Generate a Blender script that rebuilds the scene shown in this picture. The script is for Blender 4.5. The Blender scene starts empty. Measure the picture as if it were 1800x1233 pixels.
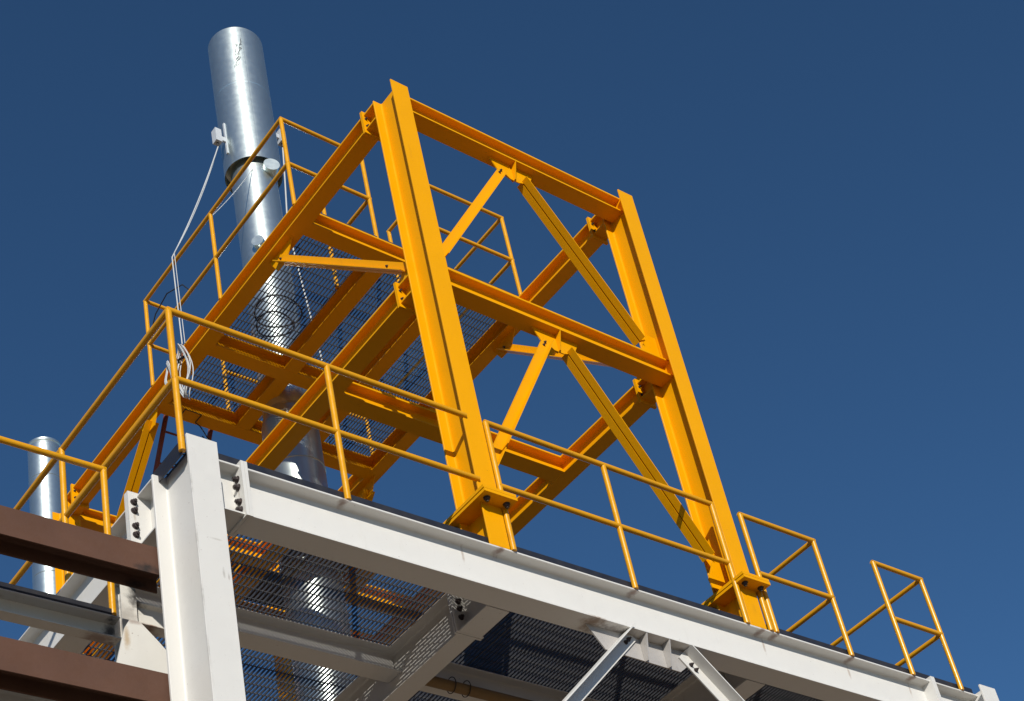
import bpy, math, random
from mathutils import Vector, Matrix
random.seed(7)
C = bpy.context.scene

# ------------------------------------------------------------------ camera
cam_d = bpy.data.cameras.new("camera"); cam = bpy.data.objects.new("camera", cam_d)
C.collection.objects.link(cam); C.camera = cam
RIGHT = Vector((0.7731676, -0.60588352, -0.18739535))
DOWN = Vector((0.22245712, 0.53580023, -0.81451271))
FWD = Vector((0.5939063, 0.58806741, 0.54904648))
CAM = Vector((-6.61610262, -6.9000949, -6.9177942))
mw = Matrix((( RIGHT.x, -DOWN.x, -FWD.x, CAM.x), (RIGHT.y, -DOWN.y, -FWD.y, CAM.y), (RIGHT.z, -DOWN.z, -FWD.z, CAM.z), (0, 0, 0, 1)))
cam.matrix_world = mw
cam_d.sensor_width = 36; cam_d.sensor_fit = 'HORIZONTAL'
cam_d.lens = 36 * 3150.43 / 1800
cam_d.shift_x = -(958.68 - 900) / 1800
cam_d.shift_y = (1080.51 - 616.5) / 1800
cam_d.clip_start = .1; cam_d.clip_end = 5000

# ------------------------------------------------------------------ world, sun, exposure
TOSUN = Vector((-.70, -1.0, .585)).normalized()
el = math.asin(TOSUN.z); rot = math.atan2(TOSUN.x, TOSUN.y)
w = bpy.data.worlds.new("World"); C.world = w; w.use_nodes = True
nt = w.node_tree; bg = nt.nodes['Background']
sky = nt.nodes.new('ShaderNodeTexSky'); sky.sky_type = 'NISHITA'; sky.sun_disc = False
sky.sun_elevation = el; sky.sun_rotation = rot % (2 * math.pi)
sky.altitude = 3000; sky.air_density = 1.0; sky.dust_density = 0.0; sky.ozone_density = 7.0
tint = nt.nodes.new('ShaderNodeMix'); tint.data_type = 'RGBA'; tint.blend_type = 'MULTIPLY'; tint.inputs[0].default_value = 1
tint.inputs[7].default_value = (.84, 1.04, .99, 1)
nt.links.new(sky.outputs[0], tint.inputs[6]); nt.links.new(tint.outputs[2], bg.inputs[0]); bg.inputs[1].default_value = .10
sd = bpy.data.lights.new("sun", 'SUN'); sd.energy = 4.8; sd.angle = math.radians(.5); sd.color = (1, .94, .84)
so = bpy.data.objects.new("sun", sd); C.collection.objects.link(so)
so.rotation_euler = TOSUN.to_track_quat('Z', 'Y').to_euler()
C.view_settings.view_transform = 'Standard'; C.view_settings.look = 'None'
C.view_settings.gamma = 1; C.view_settings.exposure = 0

# ------------------------------------------------------------------ materials
def new_mat(name):
    m = bpy.data.materials.new(name); m.use_nodes = True
    return m, m.node_tree, m.node_tree.nodes['Principled BSDF']

def N(nt, t, **kw):
    n = nt.nodes.new(t)
    for k, v in kw.items(): setattr(n, k, v)
    return n

def mixrgb(nt, fac, a, b, mode='MIX'):
    n = nt.nodes.new('ShaderNodeMix'); n.data_type = 'RGBA'; n.blend_type = mode
    for i, v in ((0, fac), (6, a), (7, b)):
        if hasattr(v, 'is_linked') or isinstance(v, bpy.types.NodeSocket): nt.links.new(v, n.inputs[i])
        else: n.inputs[i].default_value = v if i == 0 else (*v, 1)
    return n.outputs[2]

def noise(nt, scale, detail=4, rough=.55, stretch=None):
    g = N(nt, 'ShaderNodeNewGeometry'); v = g.outputs['Position']
    if stretch:
        mp = N(nt, 'ShaderNodeMapping'); mp.inputs['Scale'].default_value = stretch
        nt.links.new(v, mp.inputs[0]); v = mp.outputs[0]
    n = N(nt, 'ShaderNodeTexNoise'); n.inputs['Scale'].default_value = scale
    n.inputs['Detail'].default_value = detail; n.inputs['Roughness'].default_value = rough
    nt.links.new(v, n.inputs['Vector']); return n.outputs[0]

def ramp(nt, src, lo, hi, a=0.0, b=1.0):
    r = N(nt, 'ShaderNodeMapRange'); r.interpolation_type = 'SMOOTHSTEP'
    nt.links.new(src, r.inputs[0])
    for i, v in ((1, lo), (2, hi), (3, a), (4, b)): r.inputs[i].default_value = v
    return r.outputs[0]

def add_stains(nt, col, stains):
    """rust and soot marks with a shape of their own: (x, y, z, sx, sy, sz, colour, strength)"""
    g = N(nt, 'ShaderNodeNewGeometry')
    nz = noise(nt, 22, 5, .65)
    for (x, y, z, sx, sy, sz, c, k) in stains:
        s = N(nt, 'ShaderNodeVectorMath', operation='SUBTRACT'); nt.links.new(g.outputs['Position'], s.inputs[0]); s.inputs[1].default_value = (x, y, z)
        d = N(nt, 'ShaderNodeVectorMath', operation='DIVIDE'); nt.links.new(s.outputs[0], d.inputs[0]); d.inputs[1].default_value = (sx, sy, sz)
        l = N(nt, 'ShaderNodeVectorMath', operation='LENGTH'); nt.links.new(d.outputs[0], l.inputs[0])
        a = N(nt, 'ShaderNodeMath', operation='MULTIPLY_ADD'); nt.links.new(nz, a.inputs[0]); a.inputs[1].default_value = 1.3; nt.links.new(l.outputs['Value'], a.inputs[2])
        f = ramp(nt, a.outputs[0], .75, 1.6, k, 0)
        col = mixrgb(nt, f, col, c)
    return col

def paint(name, base, rough=.4, var=.12, grime=(.1, .08, .06), grime_amt=.25, stains=None, bump=.15, streak=(1, 1, .25), spec=.5, fade=.12, chips=.55):
    m, nt, b = new_mat(name)
    dark = tuple(c * (1 - var) for c in base); lite = tuple(min(1, c * (1 + var * .5)) for c in base)
    col = mixrgb(nt, noise(nt, 3.0, 5), dark, lite)
    g = ramp(nt, noise(nt, 9, 8, .7, streak), .60, .80, 0, grime_amt)
    col = mixrgb(nt, g, col, grime)
    sp = ramp(nt, noise(nt, 95, 2, .5), .70, .78, 0, grime_amt * 1.3)
    col = mixrgb(nt, sp, col, grime)
    col = mixrgb(nt, ramp(nt, noise(nt, 1.1, 3, .5), .52, .75, 0, fade), col, tuple(min(.95, c * .93 + .012) for c in base))
    chip = ramp(nt, noise(nt, 38, 6, .75), .665, .68, 0, chips)
    col = mixrgb(nt, chip, col, (.13, .06, .035))
    if stains: col = add_stains(nt, col, stains)
    nt.links.new(col, b.inputs['Base Color'])
    nt.links.new(ramp(nt, noise(nt, 14, 4), .3, .7, rough * .8, min(1, rough * 1.25)), b.inputs['Roughness'])
    b.inputs['Specular IOR Level'].default_value = spec
    bp = N(nt, 'ShaderNodeBump'); bp.inputs['Strength'].default_value = bump; bp.inputs['Distance'].default_value = .004
    nt.links.new(noise(nt, 30, 3), bp.inputs['Height']); nt.links.new(bp.outputs[0], b.inputs['Normal'])
    return m

RUST = (.16, .065, .03); SOOT = (.02, .018, .018)
YEL = paint('yellow_paint', (.76, .335, .0), .38, .09, (.30, .12, .02), .40, spec=.14, chips=.8)
YELR = paint('yellow_rail_paint', (.68, .315, .002), .27, .16, (.28, .12, .03), .5, spec=.5)
WHT = paint('white_paint', (.63, .62, .59), .5, .05, (.30, .27, .22), .30, [(-2.296, -.10, z, .006, .03, .16, (.25, .24, .21), .55) for z in (-.35, -.75, -1.15, -1.5)] + [(-2.15, -.11, -.95, .012, .02, .05, (.35, .33, .30), .7), (-2.12, -.11, -.97, .010, .02, .05, (.35, .33, .30), .6), (-2.17, -.11, -.72, .06, .02, .012, (.4, .38, .34), .6)] + [(-2.325, .49, z, .016, .05, .05, (.30, .22, .14), .55) for z in (-.11, -.17, -.29)] + [(-1.89, .035, z, .03, .012, .045, (.33, .25, .17), .5) for z in (-.19, -.36)])
wf_st = [(x, .03, -.012, .05, .09, .03, RUST, .75) for x in (-1.14, .09, 1.28, 2.55, 2.70, 3.54, 4.27, 4.86)]
wf_st += [(x + .015, .09, -.09, .018, .05, .10, (.28, .18, .11), .5) for x in (3.54, 4.27, 2.6, -.2)]
wf_st += [(.84, .06, -.38, .14, .16, .06, (.22, .13, .07), .85), (1.05, .08, -.38, .25, .1, .03, (.13, .10, .09), .8),
          (1.75, .12, -.38, .22, .1, .03, (.14, .10, .08), .7), (-1.84, .3, -.36, .04, .12, .05, (.2, .2, .1), .4)]
WHTF = paint('white_beam_paint', (.65, .64, .61), .5, .04, (.32, .28, .22), .22, wf_st)
WHTS = paint('sooty_white_paint', (.63, .61, .56), .5, .08, (.3, .22, .12), .4,
             [(-2.17, .8, -.50, .10, .3, .12, SOOT, .97), (-2.25, .85, -.66, .14, .3, .14, (.20, .18, .16), .5), (-2.33, .85, -.77, .07, .2, .12, (.03, .03, .04), .95),
              (-2.425, .51, -1.05, .03, .1, .12, (.34, .20, .05), .6), (-2.37, .51, -.93, .08, .1, .03, RUST, .5), (-2.08, .8, -.69, .12, .3, .04, RUST, .85), (-2.42, .85, -.84, .16, .2, .05, RUST, .7)])
RAW = paint('bare_gusset_steel', (.42, .40, .38), .38, .35, (.12, .07, .05), .7, None, .4)
RED = paint('red_primer', (.108, .055, .037), .75, .32, (.06, .04, .03), .4,
            [(-2.36, .42, -.68, .12, .3, .06, SOOT, .9)], .3, (.3, 1, 1), .2)
LADR = paint('ladder_primer', (.20, .05, .04), .6, .2, (.05, .03, .03), .4)
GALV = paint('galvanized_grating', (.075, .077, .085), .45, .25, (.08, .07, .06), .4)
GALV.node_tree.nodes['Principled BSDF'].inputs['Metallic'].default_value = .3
BLACK = paint('black_kerb_paint', (.018, .019, .026), .5, .3, (.06, .05, .05), .4)
BOLT = paint('dark_bolt_steel', (.045, .033, .032), .5, .3, (.12, .05, .03), .6)
CABW = paint('white_cable_sheath', (.48, .50, .51), .45, .08, (.3, .3, .3), .2)
CABB = paint('black_hose_rubber', (.015, .015, .016), .5, .2, (.05, .05, .05), .2)
WIREM = paint('grey_wire', (.10, .10, .10), .5, .2, (.05, .05, .05), .2)
BOXW = paint('grey_box_plastic', (.48, .51, .55), .45, .06, (.3, .3, .3), .2)
FLOORM = paint('brown_floor_primer', (.07, .045, .032), .7, .2, (.03, .02, .02), .4)
PIPEM = paint('ochre_pipe_coating', (.20, .12, .04), .6, .2, (.1, .07, .04), .4)

def metal_sheet(name, rough, k=1):
    m, nt, b = new_mat(name)
    n1 = noise(nt, 2.2, 4, .6, (4, 4, .5)); n2 = noise(nt, 16, 5, .6)
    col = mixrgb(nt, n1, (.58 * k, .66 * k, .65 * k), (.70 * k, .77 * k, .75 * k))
    col = mixrgb(nt, ramp(nt, n2, .62, .8, 0, .2), col, (.45 * k, .50 * k, .49 * k))
    nt.links.new(col, b.inputs['Base Color']); b.inputs['Metallic'].default_value = .92
    nt.links.new(ramp(nt, n2, .3, .7, rough * .95, rough * 1.07), b.inputs['Roughness'])
    bp = N(nt, 'ShaderNodeBump'); bp.inputs['Strength'].default_value = .08; bp.inputs['Distance'].default_value = .02
    nt.links.new(noise(nt, 1.2, 2, .4, (2.5, 2.5, .35)), bp.inputs['Height']); nt.links.new(bp.outputs[0], b.inputs['Normal'])
    return m
STEEL = metal_sheet('bright_stack_sheet', .34)
STEELD = metal_sheet('shade_darkened_stack_sheet', .34, .75)  # same sheet with the platform's shade put into its colour, for the lower stack

def ground_mat():
    m, nt, b = new_mat('gravel_yard')
    col = mixrgb(nt, noise(nt, .35, 6), (.22, .155, .095), (.30, .215, .135))
    col = mixrgb(nt, ramp(nt, noise(nt, 28, 5, .7), .4, .65, 0, .5), col, (.15, .11, .08))
    nt.links.new(col, b.inputs['Base Color']); b.inputs['Roughness'].default_value = .95
    bp = N(nt, 'ShaderNodeBump'); bp.inputs['Strength'].default_value = .6; bp.inputs['Distance'].default_value = .03
    nt.links.new(noise(nt, 30, 5), bp.inputs['Height']); nt.links.new(bp.outputs[0], b.inputs['Normal'])
    return m
GROUND = ground_mat()

# ------------------------------------------------------------------ mesh helpers
class MB:
    def __init__(s): s.v = []; s.f = []; s.sm = []
    def add(s, vs, fs, smooth=False):
        o = len(s.v); s.v += [Vector(v) for v in vs]
        s.f += [tuple(i + o for i in f) for f in fs]; s.sm += [smooth] * len(fs); return s
    def box(s, x0, x1, y0, y1, z0, z1):
        vs = [(x0, y0, z0), (x1, y0, z0), (x1, y1, z0), (x0, y1, z0), (x0, y0, z1), (x1, y0, z1), (x1, y1, z1), (x0, y1, z1)]
        return s.add(vs, [(0, 3, 2, 1), (4, 5, 6, 7), (0, 1, 5, 4), (1, 2, 6, 5), (2, 3, 7, 6), (3, 0, 4, 7)])
    def ext(s, poly, org, u, v, d, L):
        """extrude 2-D polygon (u, v axes) from org along d by L"""
        org, u, v, d = Vector(org), Vector(u), Vector(v), Vector(d)
        n = len(poly)
        if u.cross(v).dot(d) < 0: poly = poly[::-1]
        a = [org + u * p[0] + v * p[1] for p in poly]; b = [q + d * L for q in a]
        fs = [tuple(reversed(range(n))), tuple(range(n, 2 * n))] + [(i, (i + 1) % n, n + (i + 1) % n, n + i) for i in range(n)]
        return s.add(a + b, fs)
    def hsec(s, p0, p1, depth, width, tf, tw, up):
        """rolled H section: p0, p1 = ends of the section's centre line, up = depth direction"""
        p0, p1 = Vector(p0), Vector(p1); d = (p1 - p0); L = d.length; d.normalize()
        v = Vector(up); v = (v - d * v.dot(d)).normalized(); u = v.cross(d)
        h, b, t, r = depth / 2, width / 2, tw / 2, min(.012, depth * .06)
        q = [(b - .001, h), (b, h - .001), (b, h - tf + .003), (b - .003, h - tf), (t + r, h - tf), (t + r * .3, h - tf - r * .3), (t, h - tf - r)]
        right = q + [(x, -y) for x, y in q[::-1]]
        poly = right + [(-x, y) for x, y in right[::-1]]
        # split into convex pieces for the caps by letting ngon triangulate
        return s.ext(poly, p0, u, v, d, L)
    def tube(s, pts, r, seg=12, cap=True):
        pts = [Vector(p) for p in pts]; n = len(pts); rings = []
        prev = None
        for i, p in enumerate(pts):
            t = ((pts[min(i + 1, n - 1)] - p).normalized() + (p - pts[max(i - 1, 0)]).normalized())
            if t.length < 1e-6: t = pts[min(i + 1, n - 1)] - pts[max(i - 1, 0)]
            t.normalize()
            a = prev if prev is not None else Vector((0, 0, 1)) if abs(t.z) < .9 else Vector((1, 0, 0))
            a = (a - t * a.dot(t)).normalized(); prev = a; b = t.cross(a)
            rr = r[i] if isinstance(r, (list, tuple)) else r
            rings.append([p + a * math.cos(2 * math.pi * k / seg) * rr + b * math.sin(2 * math.pi * k / seg) * rr for k in range(seg)])
        vs = [q for R in rings for q in R]; fs = []
        for i in range(n - 1):
            for k in range(seg):
                a, b = i * seg + k, i * seg + (k + 1) % seg
                fs.append((a, b, b + seg, a + seg))
        s.add(vs, fs, True)
        if cap:
            s.add(rings[0], [tuple(reversed(range(seg)))]); s.add(rings[-1], [tuple(range(seg))])
        return s
    def lathe(s, cx, cy, prof, seg=64, smooth=True):
        for (r0, z0), (r1, z1) in zip(prof[:-1], prof[1:]):
            vs = []; fs = []
            for k in range(seg):
                a = 2 * math.pi * k / seg; c, n = math.cos(a), math.sin(a)
                vs += [(cx + r0 * c, cy + r0 * n, z0), (cx + r1 * c, cy + r1 * n, z1)]
            for k in range(seg):
                a = 2 * k; b = 2 * ((k + 1) % seg); fs.append((a, b, b + 1, a + 1))
            s.add(vs, fs, smooth)
        return s
    def hexbolt(s, c, axis, r=.017, h=.016, shank=.010):
        c, a = Vector(c), Vector(axis).normalized()
        x = a.orthogonal().normalized(); y = a.cross(x)
        def ring(n, rr, ph=0): return [(rr * math.cos(2 * math.pi * k / n + ph), rr * math.sin(2 * math.pi * k / n + ph)) for k in range(n)]
        s.ext(ring(14, r * 1.35), c, x, y, a, .004)
        s.ext(ring(6, r, .3), c + a * .004, x, y, a, h)
        s.ext(ring(8, r * .58), c + a * (.004 + h), x, y, a, min(shank, .012))
        return s
    def build(s, name, mat, parent=None):
        me = bpy.data.meshes.new(name)
        o = bpy.data.objects.new(name, me)
        off = Vector((0, 0, 0)); p = parent
        while p is not None: off += p.location; p = p.parent
        me.from_pydata([tuple(v - off) for v in s.v], [], s.f)
        me.polygons.foreach_set('use_smooth', s.sm); me.materials.append(mat); me.update()
        C.collection.objects.link(o); o.parent = parent
        return o

def thing(name, label, cat, loc, group=None):
    o = bpy.data.objects.new(name, None); C.collection.objects.link(o); o.location = loc
    o.empty_display_size = .2
    return tag(o, label, cat, group)
def tag(o, label, cat, group=None):
    o['label'] = label; o['category'] = cat
    if group: o['group'] = group
    return o

# ------------------------------------------------------------------ ground
g = MB().add([(-600, -600, -8.5), (600, -600, -8.5), (600, 600, -8.5), (-600, 600, -8.5)], [(0, 1, 2, 3)]).build('ground', GROUND)
g['kind'] = 'structure'

# ------------------------------------------------------------------ white steel deck
deck = thing('steel_deck', 'white painted steel deck with dark open grating carrying the yellow frame', 'platform', (1.4, 3, -.37))
X, Y, Z = Vector((1, 0, 0)), Vector((0, 1, 0)), Vector((0, 0, 1))
def hb(x0, x1, y0, y1, z0, z1, axis, name, mat, parent, tf=.013, tw=.009, up='z'):
    """H beam filling a bounding box, running along axis"""
    c = Vector(((x0 + x1) / 2, (y0 + y1) / 2, (z0 + z1) / 2))
    i = 'xyz'.index(axis); lo, hi = (x0, y0, z0)[i], (x1, y1, z1)[i]
    a = c.copy(); b = c.copy(); a[i] = lo; b[i] = hi
    ext = {'x': x1 - x0, 'y': y1 - y0, 'z': z1 - z0}
    wd = [k for k in 'xyz' if k not in (axis, up)][0]
    return MB().hsec(a, b, ext[up], ext[wd], tf, tw, {'x': X, 'y': Y, 'z': Z}[up]).build(name, mat, parent)

YD = 6.5
def endplate(mb, x, y, z, axis, w, h, t=.022):
    if axis == 'x': mb.box(x, x + t, y - w / 2, y + w / 2, z - h / 2, z + h / 2)
    else: mb.box(x - w / 2, x + w / 2, y, y + t, z - h / 2, z + h / 2)
    return mb

front = hb(-1.845, 4.47, 0, .18, -.37, 0, 'x', 'front_beam', WHTF, deck, .014, .010)
p = MB(); p.box(-1.867, -1.845, -.02, .20, -.385, .028); p.build('end_plate', WHT, deck)
p = MB(); p.box(4.47, 4.492, -.02, .20, -.385, .028); p.build('end_plate', WHT, deck)
hb(-2.30, -2.12, .545, YD, -.37, 0, 'y', 'side_beam', WHT, deck)
p = MB(); p.box(-2.36, -2.06, .523, .545, -.365, .02); p.build('end_plate', WHT, deck)
hb(.03, .22, .19, .50, -.37, -.003, 'y', 'beam_stub', WHT, deck)
hb(2.44, 2.63, .19, .45, -.37, -.003, 'y', 'beam_stub', WHT, deck)
p = MB(); p.box(.015, .235, .50, .516, -.372, -.004).box(.015, .235, .522, .538, -.372, -.004); p.build('splice_plate', WHT, deck)
p = MB(); p.box(2.425, 2.645, .45, .466, -.372, -.004).box(2.425, 2.645, .472, .488, -.372, -.004); p.build('splice_plate', WHT, deck)
hb(.045, .205, .54, YD, -.36, -.003, 'y', 'cross_beam', WHT, deck)
hb(2.455, 2.615, .49, YD, -.36, -.003, 'y', 'cross_beam', WHT, deck)
hb(4.95, 5.11, .35, YD, -.36, -.003, 'y', 'cross_beam', WHT, deck)
for y in (1.26, 2.80, 4.35, 5.9):
    for x0, x1 in ((-2.205, .12), (.13, 2.53), (2.54, 5.02)):
        hb(x0 + .01, x1 - .01, y, y + .16, -.20, -.004, 'x', 'floor_joist', WHT, deck, .010, .007)
for x in (.118, 2.528):
    for z in (-.12, -.18, -.25):
        MB().hexbolt((x - .05, .50, z), -Y, .016).build('bolt', BOLT, deck)

def grating(x0, x1, y0, y1, z1, parent, h=.018, pitch=.033, th=.0026, cross=.1, holes=()):
    m = MB(); n = max(2, int(round((x1 - x0) / pitch)))
    def spans(x):
        s = [(y0, y1)]
        for hx, hy, hr in holes:
            if abs(x - hx) < hr:
                e = math.sqrt(hr * hr - (x - hx) ** 2); o = []
                for a, b in s:
                    if hy - e > a: o.append((a, min(b, hy - e)))
                    if hy + e < b: o.append((max(a, hy + e), b))
                s = [q for q in o if q[1] - q[0] > .01]
        return s
    for i in range(n + 1):
        x = x0 + (x1 - x0) * i / n
        for a, b in spans(x): m.box(x - th, x + th, a, b, z1 - h, z1)
    k = int((y1 - y0 - .04) / cross)
    for j in range(k + 1):
        y = y0 + .03 + j * cross
        xs = [(x0 + .002, x1 - .002)]
        for hx, hy, hr in holes:
            if abs(y - hy) < hr:
                e = math.sqrt(hr * hr - (y - hy) ** 2)
                xs = [q for q in ((x0 + .002, min(x1, hx - e)), (max(x0, hx + e), x1 - .002)) if q[1] - q[0] > .01]
        for a, b in xs: m.box(a, b, y - .003, y + .003, z1 - .008, z1 - .0015)
    for y in (y0, y1): m.box(x0 - .002, x1 + .002, y - .0025, y + .0025, z1 - h - .001, z1 + .001)
    return m.build('grating_panel', GALV, parent)

xb = [-2.24, -1.02, .125, .73, 1.72, 2.71, 3.70, 4.69, 5.10]
for i in range(len(xb) - 1):
    for y0, y1 in ((.05, 1.335), (1.345, 2.875), (2.885, 4.425), (4.435, YD)):
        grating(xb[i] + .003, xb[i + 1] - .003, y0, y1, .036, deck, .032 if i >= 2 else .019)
MB().box(-2.245, 5.08, .030, .036, .002, .078).build('kerb_plate', BLACK, deck)
MB().box(-2.262, -2.256, .02, .37, -.03, .08).build('kerb_plate', BLACK, deck)

# diagonal bracing under the front beam
gp = MB().ext([(.80, -.372), (.93, -.55), (1.62, -.565), (1.86, -.372)], (0, .086, 0), X, Z, Y, .010)
gp.build('brace_gusset', RAW, deck)
for x in (1.285, 1.50):
    MB().ext([(.004, -.372), (.084, -.372), (.084, -.565), (.05, -.57)], (x - .005, 0, 0), Y, Z, X, .010).build('gusset_rib', RAW, deck)
def angle_brace(name, p0, p1, s, o, mat, parent, leg=.1, t=.010):
    """single angle: heel line p0-p1, one leg along s, the other along o"""
    p0, p1 = Vector(p0), Vector(p1); d = (p1 - p0); L = d.length; d.normalize()
    return MB().ext([(0, 0), (leg, 0), (leg, t), (t, t), (t, leg), (0, leg)], p0, s, o, d, L).build(name, mat, parent)
a0, a1 = Vector((1.17, .084, -.33)), Vector((-1.95, .084, -3.42))
d = (a1 - a0).normalized(); s_ = Vector((-d.z, 0, d.x)); s_ = s_ if s_.z < 0 else -s_
b = angle_brace('diagonal_brace', a0, a1, s_, -Y, WHT, deck)
for k in (.07, .115):
    MB().hexbolt(a0 + d * k + s_ * .055 - Y * .010, -Y, .013, .012, .016).build('bolt', BOLT, b)
a0, a1 = Vector((1.70, .084, -.375)), Vector((4.9, .084, -3.55))
d = (a1 - a0).normalized(); s_ = Vector((-d.z, 0, d.x)); s_ = s_ if s_.z < 0 else -s_
b = angle_brace('diagonal_brace', a0, a1, s_, -Y, WHT, deck)
for k in (.10, .15):
    MB().hexbolt(a0 + d * k + s_ * .06 - Y * .010, -Y, .013, .012, .016).build('bolt', BOLT, b)
# bolts of the end plates at both ends of the front beam
for x, sgn in ((-1.889, -1), (4.492, 1)):
    for z in (-.085, -.145, -.255, -.315):
        MB().hexbolt((x, .035, z), X * sgn, .019, .018, .022).build('bolt', BOLT, deck)

# ------------------------------------------------------------------ white columns
def column(label, cx, side):
    t = thing('steel_column', label, 'column', (cx, .105, -8.5), 'white columns at the corners of the deck')
    MB().hsec((cx, .105, -8.48), (cx, .105, .018), .43, .20, .018, .012, Y).build('shaft', WHT, t)
    MB().box(cx - .2, cx + .2, -.2, .41, -8.5, -8.48).build('foot_plate', WHT, t)
    if side > 0:
        st = MB().hsec((cx + .006, .09, -.185), (-1.89, .09, -.185), .37, .18, .014, .010, Z).build('beam_stub', WHT, t)
        MB().box(-1.89, -1.869, -.02, .20, -.385, .028).build('end_plate', WHT, t)
        MB().hsec((-2.21, .32, -.185), (-2.21, .50, -.185), .37, .18, .014, .010, Z).build('beam_stub', WHT, t)
        MB().box(-2.36, -2.06, .50, .521, -.365, .02).build('end_plate', WHT, t)
        for z in (-.06, -.125, -.24, -.305):
            MB().hexbolt((-2.325, .50, z), -Y, .017, .016, .02).build('bolt', BOLT, t)
    else:
        MB().hsec((4.516, .09, -.185), (cx - .006, .09, -.185), .37, .18, .014, .010, Z).build('beam_stub', WHT, t)
        MB().box(4.494, 4.516, -.02, .20, -.385, .028).build('end_plate', WHT, t)
    return t
wc = column('white H-section column with bolted beam stubs below the corner railing post', -2.20, 1)
wr = column('white column top at the far right end of the front beam', 5.09, -1)
# scorched gusset and hanger left of the column
sg = MB().ext([(-2.50, -1.25), (-2.18, -1.25), (-2.18, -1.08), (-2.225, -1.03), (-2.335, -.922), (-2.40, -.924), (-2.435, -.99)], (0, .515, 0), X, Z, Y, .012)
sg.build('gusset', WHTS, wc)
MB().hsec((-2.225, .875, -.95), (-2.225, .875, -.372), .12, .10, .010, .008, Y).build('hanger', WHTS, wc)
MB().hsec((-2.17, .87, -.60), (-1.95, .87, -.60), .16, .09, .010, .008, Z).build('bracket', WHTS, wc)

# ------------------------------------------------------------------ red primed beams
def redbeam(label, z0, z1):
    o = MB().hsec((-6.5, .42, (z0 + z1) / 2), (-2.22, .42, (z0 + z1) / 2), .17, z1 - z0, .012, .009, Y).build('primed_beam', RED)
    return tag(o, label, 'beam', 'red primed beams running into the white column')
redbeam('red primed beam crossing the left edge just below the yellow railing, upper of two', -.70, -.502)
redbeam('red primed beam at the bottom left corner, lower of two', -1.588, -1.378)

# ------------------------------------------------------------------ lower walkway at the left
wk = thing('walkway', 'low grey-white walkway beam with black kerb between the two red beams', 'walkway', (-4, .85, -.84))
MB().ext([(0, 0), (.085, 0), (.085, .008), (.010, .012), (.010, .142), (.085, .146), (.085, .154), (0, .154)], (-6.5, .882, -.848), -Y, Z, X, 4.20).build('edge_beam', WHTS, wk)
MB().box(-6.5, -2.33, .800, .806, -.690, -.645).build('kerb_plate', BLACK, wk)
lb = hb(-6.5, -2.31, .55, .66, -1.66, -1.525, 'x', 'tie_beam', WHT, None)
tag(lb, 'white tie beam peeping out under the lower red beam in the bottom left corner', 'beam')

# ------------------------------------------------------------------ yellow frame
fr = thing('steel_tower', 'tall yellow steel frame with raised grating platform standing on the white deck', 'steel tower', (1.301, 3.1, 0))
CX = (0.084, 2.518)
ZT0, ZT1, ZM0, ZM1 = 4.52, 4.705, 2.565, 2.75
for ci, cx in enumerate(CX):
    for y0 in (0, 5.845):
        c = MB().hsec((cx, y0 + .131, .405), (cx, y0 + .131, 4.70), .262, .168, .013, .009, Y).build('column', YEL, fr)
        MB().hsec((cx, y0 + .131, .001), (cx, y0 + .131, .353), .262, .168, .013, .009, Y).build('column_stub', YEL, c)
        MB().box(cx - .139, cx + .142, y0 - .112, y0 + .374, .353, .378).build('base_plate', YEL, c)
        MB().box(cx - .144, cx + .137, y0 - .112, y0 + .372, .380, .405).build('base_plate', YEL, c)
        for bx in (-.078, .090):
            for by in (-.052, .320):
                MB().hexbolt((cx + bx, y0 + by, .353), -Z, .019, .018, .018).build('bolt', BOLT, c)
def yb(x0, x1, y0, y1, z0, z1, ax, name='beam'): return hb(x0, x1, y0, y1, z0, z1, ax, name, YEL, fr, .019, .009)
# front and back beams between the columns
for z0, z1 in ((ZT0, ZT1 - .006), (ZM0, ZM1)):
    for yc in (.15, 5.97):
        yb(CX[0] + .005, CX[1] - .005, yc - .074, yc + .074, z0, z1, 'x')
# side beams with bolted stubs at both ends
for cx in CX:
    for z0, z1 in ((ZT0, ZT1), (ZM0, ZM1)):
        yb(cx - .074, cx + .074, .436, 5.66, z0, z1, 'y')
        for y0, y1, yp in ((.263, .410, .410), (5.69, 5.844, 5.662)):
            yb(cx - .074, cx + .074, y0, y1, z0, z1, 'y', 'beam_stub')
            e = MB().box(cx - .090, cx + .090, yp, yp + .012, z0 - .035, z1 + .035).box(cx - .090, cx + .090, yp + .014, yp + .026, z0 - .035, z1 + .035).build('splice_plate', YEL, fr)
            for bx in (-.06, .06):
                for bz in (.05, .135): MB().hexbolt((cx + bx, yp, z0 + bz), -Y, .009, .009, .01).build('bolt', BOLT, e)
xi0, xi1 = CX[0] + .005, CX[1] - .005
for y in (1.478, 3.13, 4.012):
    yb(xi0, xi1, y, y + .148, ZT0 + .002, ZT1 - .004, 'x')
for y in (1.455, 4.40):
    yb(xi0, xi1, y, y + .16, ZM0 + .001, ZM1 - .003, 'x')
for x in (.88, 1.622):
    yb(x, x + .148, 1.56, 3.20, ZT0 + .004, ZT1 - .008, 'y')
    yb(x, x + .148, 3.21, 4.08, ZT0 + .004, ZT1 - .008, 'y')
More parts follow.
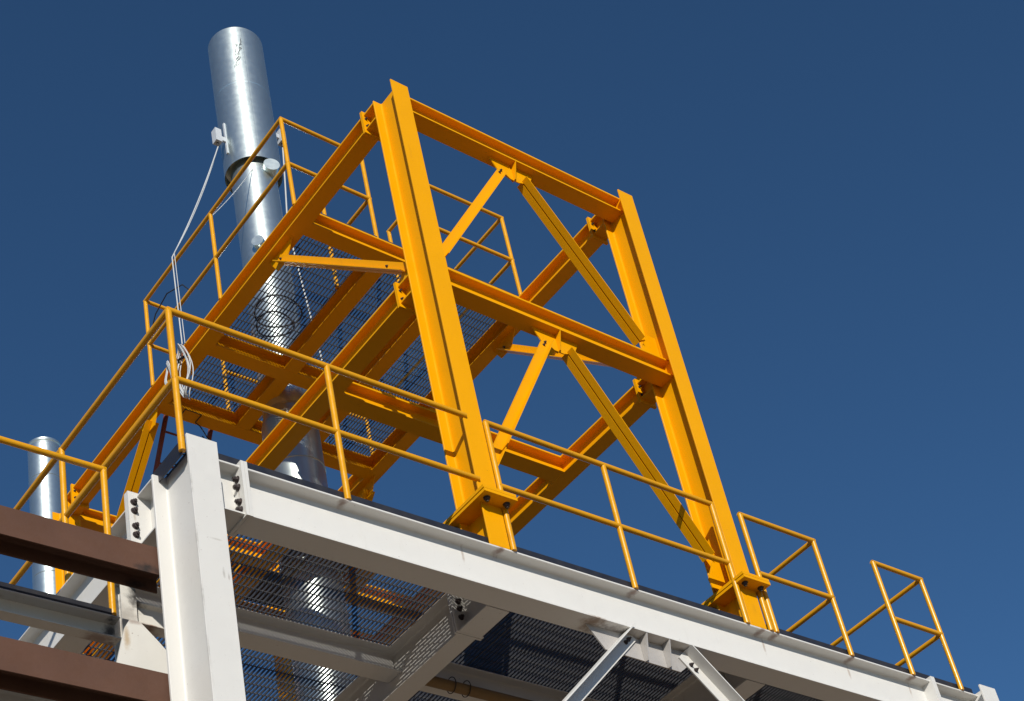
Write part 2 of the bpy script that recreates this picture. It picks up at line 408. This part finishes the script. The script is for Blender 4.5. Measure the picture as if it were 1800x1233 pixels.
# service floor around the stack at mid level
for x in (.68, 1.60):
    yb(x, x + .148, 3.17, 4.38, ZM0 + .003, ZM1 - .006, 'y')
yb(xi0, xi1, 3.0, 3.15, ZM0 + .002, ZM1 - .005, 'x')
yb(.10, .745, 3.58, 3.73, ZM0 + .005, ZM1 - .008, 'x')
yb(1.69, 2.50, 3.72, 3.87, ZM0 + .005, ZM1 - .008, 'x')
for x0, x1, y0, y1 in ((.83, 1.60, 3.16, 3.34), (.83, 1.60, 3.90, 4.38), (.83, .93, 3.345, 3.895), (1.50, 1.60, 3.345, 3.895), (.17, .675, 4.0, 4.38)):
    MB().box(x0, x1, y0, y1, ZM1 - .004, ZM1 + .004).build('floor_plate', FLOORM, fr)
# gratings of the platform, with a round opening for the stack
SX, SY = 1.215, 3.62
for x0, x1 in ((.03, .95), (.96, 1.69), (1.70, 2.57)):
    for y0, y1 in ((1.49, 3.20), (3.21, 4.15)):
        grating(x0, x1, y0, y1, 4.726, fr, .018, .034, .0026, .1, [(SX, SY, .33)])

def dbl_angle(p0, p1, out, leg=.062, t=.007, gap=.012):
    """pair of angles back to back; out = side the undersides face away from"""
    p0, p1 = Vector(p0), Vector(p1); d = p1 - p0; L = d.length; d.normalize()
    s = Vector(out); s = (s - d * s.dot(d)).normalized(); o = s.cross(d)
    m = MB(); h = gap / 2
    for k in (-1, 1):
        poly = [(0, h * k), (0, (h + leg) * k), (t, (h + leg) * k), (t, (h + t) * k), (leg * 1.25, (h + t) * k), (leg * 1.25, h * k)]
        m.ext(poly, p0 - s * leg * .5, s, o, d, L)
    return m.build('brace', YEL, fr)
XC = 1.301
def plate(poly, org, u, v, d, t=.010, name='gusset'): return MB().ext(poly, org, u, v, d, t).build(name, YEL, fr)
for zc, zt, zb, xo in ((4.52, 4.40, 2.95, .27), (2.565, 2.44, .72, .21)):
    for sg in (-1, 1):
        p0 = Vector((XC + sg * .115, .15, zt)); p1 = Vector((XC + sg * (XC - xo), .15, zb))
        br = dbl_angle(p0, p1, (sg * 1.0, 0, .6))
        dd = (p1 - p0).normalized()
        for k in (.035, .075):
            MB().hexbolt(p0 + dd * k - Y * .013 + Vector((sg * .012, 0, .012)), -Y, .009, .008, .006).build('bolt', BOLT, br)
        # gusset at the column end
        cxs = XC + sg * (XC - .094)
        q = [(0, 0), (-.20 * sg, 0), (-.22 * sg, .07), (-.10 * sg, .30), (0, .30)]
        zz = ZM1 if zc > 3 else .406
        plate(q, (cxs, .146, zz + .0005), X, Z, Y, .009)
    plate([(-.235, 0), (-.165, -.13), (-.05, -.175), (.05, -.175), (.165, -.13), (.235, 0)], (XC, .146, zc), X, Z, Y, .009)
    plate([(.078, 0), (.145, 0), (.145, -.17), (.128, -.17)], (XC - .004, 0, zc), Y, Z, X, .008, 'gusset_rib')
    plate([(.222, 0), (.156, 0), (.156, -.17), (.172, -.17)], (XC - .004, 0, zc), Y, Z, X, .008, 'gusset_rib')
# knee braces under the side beams
for cx in CX:
    for ya, yb_, sgn in ((1.90, .34, 1), (4.21, 5.77, -1)):
        p0 = Vector((cx, ya, 4.44)); p1 = Vector((cx, yb_, 2.90))
        br = dbl_angle(p0, p1, (0, -sgn * 1.0, 1.0), .06)
        dd = (p1 - p0).normalized()
        for k in (.05, 1.9):
            MB().hexbolt(p0 + dd * k - X * .014 + Vector((0, 0, .008)), -X, .009, .008, .006).build('bolt', BOLT, br)
        plate([(-.22 * sgn, 0), (.14 * sgn, 0), (.05 * sgn, -.17), (-.10 * sgn, -.17)], (cx - .0045, ya, ZT0 - .001), Y, Z, X, .009)
        yc = .263 if sgn > 0 else 5.844
        plate([(0, 0), (.22 * sgn, 0), (.24 * sgn, .06), (.08 * sgn, .24), (0, .24)], (cx - .0045, yc, ZM1 + .001), Y, Z, X, .009)

# ------------------------------------------------------------------ guardrails
def guardrail(label, loc, posts, rails, group=None, r=.0215):
    t = thing('guardrail', label, 'railing', loc, group)
    for (x, y, z0, z1) in posts:
        MB().tube([(x, y, z0), (x, y, z1)], r, 14).build('post', YELR, t)
    for pts in rails:
        pts = [Vector(p) for p in pts]
        for a, b in zip(pts[:-1], pts[1:]):
            d = (b - a).normalized()
            MB().tube([a - d * .012, b + d * .012], r, 14).build('rail', YELR, t)
    return t
GD = 'yellow tube railings along the edge of the white deck'
H, HM = 1.125, .555
guardrail('long yellow railing turning the deck corner above the white column, left of the frame', (-2.26, .01, 0),
    [(-2.262, .012, -.01, H), (-1.112, .005, .0, H)] + [(-2.27, y, .0, H) for y in (1.47, 2.95, 4.4, 5.9)],
    [[(.012, .0, H), (-2.262, .012, H), (-2.27, 6.3, H)], [(.006, .0, HM), (-2.262, .012, HM), (-2.27, 6.3, HM)]], GD)
guardrail('yellow railing between the two front legs of the yellow frame', (1.3, 0, 0),
    [(.196, -.002, .0, .352), (.196, -.002, .406, H), (1.285, 0, 0, H), (2.392, 0, 0, H)],
    [[(.196, -.002, H), (2.392, 0, H)], [(.196, -.002, HM), (2.392, 0, HM)]], GD)
guardrail('yellow railing panel just right of the right front leg, with a return to the back', (3.1, 0, 0),
    [(2.645, .0, 0, .352), (2.705, 0, 0, H), (3.54, 0, 0, H), (3.54, 2.2, .036, H)],
    [[(2.705, 0, H), (3.54, 0, H), (3.54, 2.2, H)], [(2.705, 0, HM), (3.54, 0, HM), (3.54, 2.2, HM)]], GD)
guardrail('small yellow railing panel standing alone at the right end of the white beam', (4.6, 0, 0),
    [(4.27, 0, 0, H), (4.88, 0, 0, H), (4.88, 2.2, .036, H)],
    [[(4.27, 0, H), (4.88, 0, H), (4.88, 2.2, H)], [(4.27, 0, HM), (4.88, 0, HM), (4.88, 2.2, HM)]], GD)
guardrail('yellow railing end of the low walkway at the left edge, partly behind the red beam', (-3.5, .82, -.69),
    [(-2.335, .815, -.69, .428), (-3.55, .815, -.69, .428), (-4.75, .815, -.69, .428)],
    [[(-2.335, .815, .428), (-6.4, .815, .428)], [(-2.335, .815, -.12), (-6.4, .815, -.12)]])
U, UM, UB = 5.805, 5.225, 4.70
GU = 'yellow railings around the raised platform'
guardrail('yellow railing on the left side of the raised platform beside the tall stack', (.02, 2.8, UB),
    [(.02, 1.5, UB, U), (.02, 2.757, UB, U), (.02, 4.025, UB, U), (.873, 1.505, UB, U), (.873, 2.16, UB, U), (.25, 4.03, UB, U)],
    [[(.873, 2.16, U), (.873, 1.505, U), (.02, 1.5, U), (.02, 4.025, U), (.25, 4.03, U)],
     [(.873, 2.16, UM), (.873, 1.505, UM), (.02, 1.5, UM), (.02, 4.025, UM), (.25, 4.03, UM)]], GU, .020)
guardrail('yellow railing on the right side of the raised platform seen between the front columns', (2.5, 2.8, UB),
    [(2.50, 1.5, UB, U), (2.50, 2.757, UB, U), (2.50, 4.025, UB, U), (1.622, 1.505, UB, U), (1.622, 2.16, UB, U), (.83, 4.03, UB, U)],
    [[(1.622, 2.16, U), (1.622, 1.505, U), (2.50, 1.5, U), (2.50, 4.025, U), (.83, 4.03, U)],
     [(1.622, 2.16, UM), (1.622, 1.505, UM), (2.50, 1.5, UM), (2.50, 4.025, UM), (.83, 4.03, UM)]], GU, .020)

# ------------------------------------------------------------------ stacks
st = thing('exhaust_stack', 'tall shiny metal stack with a wider top rising through the raised platform', 'chimney', (SX, SY, .036))
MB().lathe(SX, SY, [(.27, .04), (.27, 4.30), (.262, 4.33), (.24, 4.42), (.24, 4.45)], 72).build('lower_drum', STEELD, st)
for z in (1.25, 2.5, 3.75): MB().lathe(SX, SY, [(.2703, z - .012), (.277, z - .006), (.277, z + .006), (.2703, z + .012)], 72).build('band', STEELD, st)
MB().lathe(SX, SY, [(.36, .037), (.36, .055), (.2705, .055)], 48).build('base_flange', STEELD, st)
MB().lathe(SX, SY, [(.24, 4.45), (.24, 8.0)], 72).build('neck', STEEL, st)
sh = MB().lathe(SX, SY, [(.2415, 7.97), (.298, 7.95), (.300, 7.80), (.303, 7.795), (.303, 9.91), (.296, 9.922), (.288, 9.91), (.288, 7.99), (.2415, 7.99)], 96).build('top_shell', STEEL, st)
MB().lathe(SX, SY, [(.3032, 8.985), (.3052, 8.99), (.3052, 9.01), (.3032, 9.015)], 96).build('seam', STEEL, sh)
sa = math.atan2(-.97, -.33); c_, n_ = math.cos(sa), math.sin(sa)
MB().ext([(-.012, .300), (.012, .300), (.010, .3055), (-.010, .3055)], (SX, SY, 7.81), (-n_, c_, 0), (c_, n_, 0), Z, 2.08).build('seam', STEEL, sh)
MB().lathe(SX, SY, [(.2402, 6.40), (.244, 6.405), (.244, 6.425), (.2402, 6.43)], 64).build('band', STEEL, st)
dv = Vector((-.25, -.97, 0)).normalized()
q = Vector((SX - .03, SY, 7.71))
MB().tube([q + Vector((.13, -.12, 0)), q + Vector((.10, -.12, 0)) + dv * .20], .085, 24).build('drain_port', STEEL, st)
MB().tube([(SX - .10, SY - .12, 6.55), Vector((SX - .12, SY - .12, 6.55)) + Vector((-.75, -.65, 0)) * .14], .065, 24).build('sampling_port', STEEL, st)
wire = MB()
for i in range(12):
    a0 = -2.12 + random.uniform(-.12, .12); z0 = 9.45 + random.uniform(-.16, .2); pts = []
    for k in range(5):
        a0 += random.uniform(-.07, .07); z0 += random.uniform(-.05, .06)
        rr = .306 + random.uniform(0, .012); pts.append((SX + rr * math.cos(a0), SY + rr * math.sin(a0), z0))
    wire.tube(pts, .0022, 5)
wire.build('wire_tangle', WIREM, st)

s2x, s2y = 2.244, 10.66
s2 = thing('small_stack', 'short plain metal stack behind the railing at the far left', 'chimney', (s2x, s2y, -8.5))
MB().lathe(s2x, s2y, [(.225, -8.49), (.225, 9.80), (.222, 9.84), (.232, 9.86), (.232, 9.89), (.22, 9.90), (.215, 9.85), (.212, 8.5), (0, 8.5)], 64).build('pipe_shell', STEEL, s2)
for z in (9.25, 7.6, 5.9): MB().lathe(s2x, s2y, [(.2252, z - .006), (.2285, z), (.2252, z + .006)], 64).build('seam', STEELD, s2)

# ------------------------------------------------------------------ boxes and cables on the stack
def lamp_box(label, x, y, z, rx):
    t = thing('junction_box', label, 'electrical box', (x, y, z))
    R = Matrix.Rotation(rx, 3, 'Z')
    def bx(m, a, b, c, d, e, f):
        i0 = len(m.v); m.box(a, b, c, d, e, f)
        for i in range(i0, len(m.v)): m.v[i] = R @ m.v[i] + Vector((x, y, z))
        return m
    bx(MB(), -.036, .036, -.04, .04, -.095, .095).build('case', BOXW, t)
    bx(MB(), .10, .118, -.012, .012, -.20, .27).build('bracket_bar', BOXW, t)
    bx(MB(), .037, .10, -.012, .012, -.03, .03).build('bracket_arm', BOXW, t)
    MB().tube([(x, y, z - .095), (x, y, z - .15)], .012, 10).build('cable_gland', CABB, t)
    return t
lamp_box('pale grey box clamped to the left side of the tall stack', .80, 3.60, 8.19, 0)
lamp_box('pale grey box clamped to the right side of the tall stack behind the railing corner', 1.66, 3.62, 8.68, math.pi)

def sag(a, b, s, n=14):
    a, b = Vector(a), Vector(b); return [a.lerp(b, i / n) - Z * s * 4 * (i / n) * (1 - i / n) for i in range(n + 1)]
c1 = MB()
c1.tube(sag((.80, 3.60, 8.04), (-.015, 3.42, 5.83), .07) + sag((-.022, 3.41, 5.80), (-.055, 3.34, 4.62), .02, 8), .0065, 8)
c1.tube(sag((.805, 3.61, 8.04), (-.02, 3.37, 5.84), .10) + sag((-.024, 3.36, 5.80), (-.05, 3.30, 4.60), .03, 8), .004, 8)
c1.build('white_cable', CABW)
tag(bpy.data.objects['white_cable'], 'white cable hanging from the left box down to the railing', 'cable')
coil = MB()
for i in range(7):
    ph = random.uniform(-.1, .1); rz = .30 + random.uniform(-.03, .04); ry = .085 + random.uniform(-.02, .03)
    cz = 4.24 + random.uniform(-.03, .03); cy = 3.33 + random.uniform(-.03, .03); cxx = -.06 - random.uniform(0, .05)
    pts = [(cxx + .02 * math.sin(3 * a), cy + ry * math.sin(a + ph), cz + rz * math.cos(a)) for a in [2 * math.pi * k / 28 for k in range(29)]]
    coil.tube(pts, .0055, 7)
for i in range(5):
    rz = .13 + random.uniform(-.02, .02)
    pts = [(-.07 + .015 * math.sin(2 * a), 3.58 + .045 * math.sin(a) + i * .007, 4.46 + rz * math.cos(a)) for a in [2 * math.pi * k / 22 for k in range(23)]]
    coil.tube(pts, .0055, 7)
coil.build('cable_coil', CABW)
tag(bpy.data.objects['cable_coil'], 'bundle of coiled white cable hung beside the deck corner post', 'cable coil')
coil2 = MB().tube([(-.05, 3.27, 4.44), (-.10, 3.36, 4.42), (-.05, 3.43, 4.44)], .012, 8); coil2.build('tie_band', CABB, bpy.data.objects['cable_coil'])
MB().tube(sag((1.66, 3.62, 8.52), (1.48, 3.52, 7.1), .03, 8) + sag((1.475, 3.51, 7.05), (1.5, 3.3, 4.76), .02, 10), .009, 8).build('thin_cable', CABW)
tag(bpy.data.objects['thin_cable'], 'thin pale cable running down the right side of the tall stack', 'cable')
MB().tube(sag((1.10, 3.44, 7.72), (.02, 2.95, 5.82), .05, 10), .004, 6).build('thin_wire', CABW)
tag(bpy.data.objects['thin_wire'], 'very thin wire slanting from the tall stack to the left platform railing', 'wire')
hose = MB()
for cx_, cy_, r_, dz in ((.60, 2.72, .20, 0), (.68, 2.90, .16, .03)):
    hose.tube([(cx_ + r_ * math.cos(a) * 1.1, cy_ + r_ * math.sin(a), 4.765 + dz + .02 * math.sin(2 * a)) for a in [2 * math.pi * k / 32 for k in range(33)]], .008, 8)
hose.build('black_hose', CABB)
tag(bpy.data.objects['black_hose'], 'loops of black hose lying on the raised platform grating', 'hose')
MB().tube([(-.03, 3.9, 5.24), (-.05, 3.75, 5.36), (-.03, 3.55, 5.46), (0.02, 3.35, 5.42), (.05, 3.25, 5.25)], .006, 8).build('loose_cord', CABB)
tag(bpy.data.objects['loose_cord'], 'thin black cord arching over the left platform railing above the coil', 'cord')
cord = MB().tube([(.30, 4.17, 4.76), (.33, 4.10, 4.512), (.33, 4.0, 4.512), (.50, 4.0, 4.508), (.50, 4.12, 4.508), (.56, 4.14, 4.50), (.57, 4.10, 4.40), (.60, 4.08, 4.30), (.57, 4.08, 4.26), (.55, 4.1, 4.34)], .006, 6)
cord.build('cord', CABB); tag(bpy.data.objects['cord'], 'black cord tied under the back edge of the raised platform', 'cord')

# ------------------------------------------------------------------ ladder
ld = thing('ladder', 'dark red ladder leaning behind the raised platform above the white column', 'ladder', (.54, 6.9, .04))
la, lbm = Vector((0, 4.22, 4.80)), Vector((0, 6.95, .045)); dl = (lbm - la)
for x in (.30, .78):
    MB().tube([Vector((x, 0, 0)) + la, Vector((x, 0, 0)) + lbm], .024, 10).build('stile', LADR, ld)
for k in range(1, 17):
    p_ = la + dl * (k / 17.5)
    MB().tube([(.30, p_.y, p_.z), (.78, p_.y, p_.z)], .011, 8).build('rung', LADR, ld)

# ------------------------------------------------------------------ strapped pipe under the deck
pp = thing('pipe', 'ochre pipe strapped under the white joist below the frame', 'pipe', (1.4, 1.2, -.26))
MB().tube([(.25, 1.21, -.262), (2.40, 1.21, -.262)], .04, 20).build('pipe_run', PIPEM, pp)
for x in (.50, .63):
    MB().tube([(x, 1.215 + .055 * math.cos(a), -.250 + .062 * math.sin(a)) for a in [2 * math.pi * k / 20 for k in range(21)]], .0035, 6).build('strap', CABB, pp)
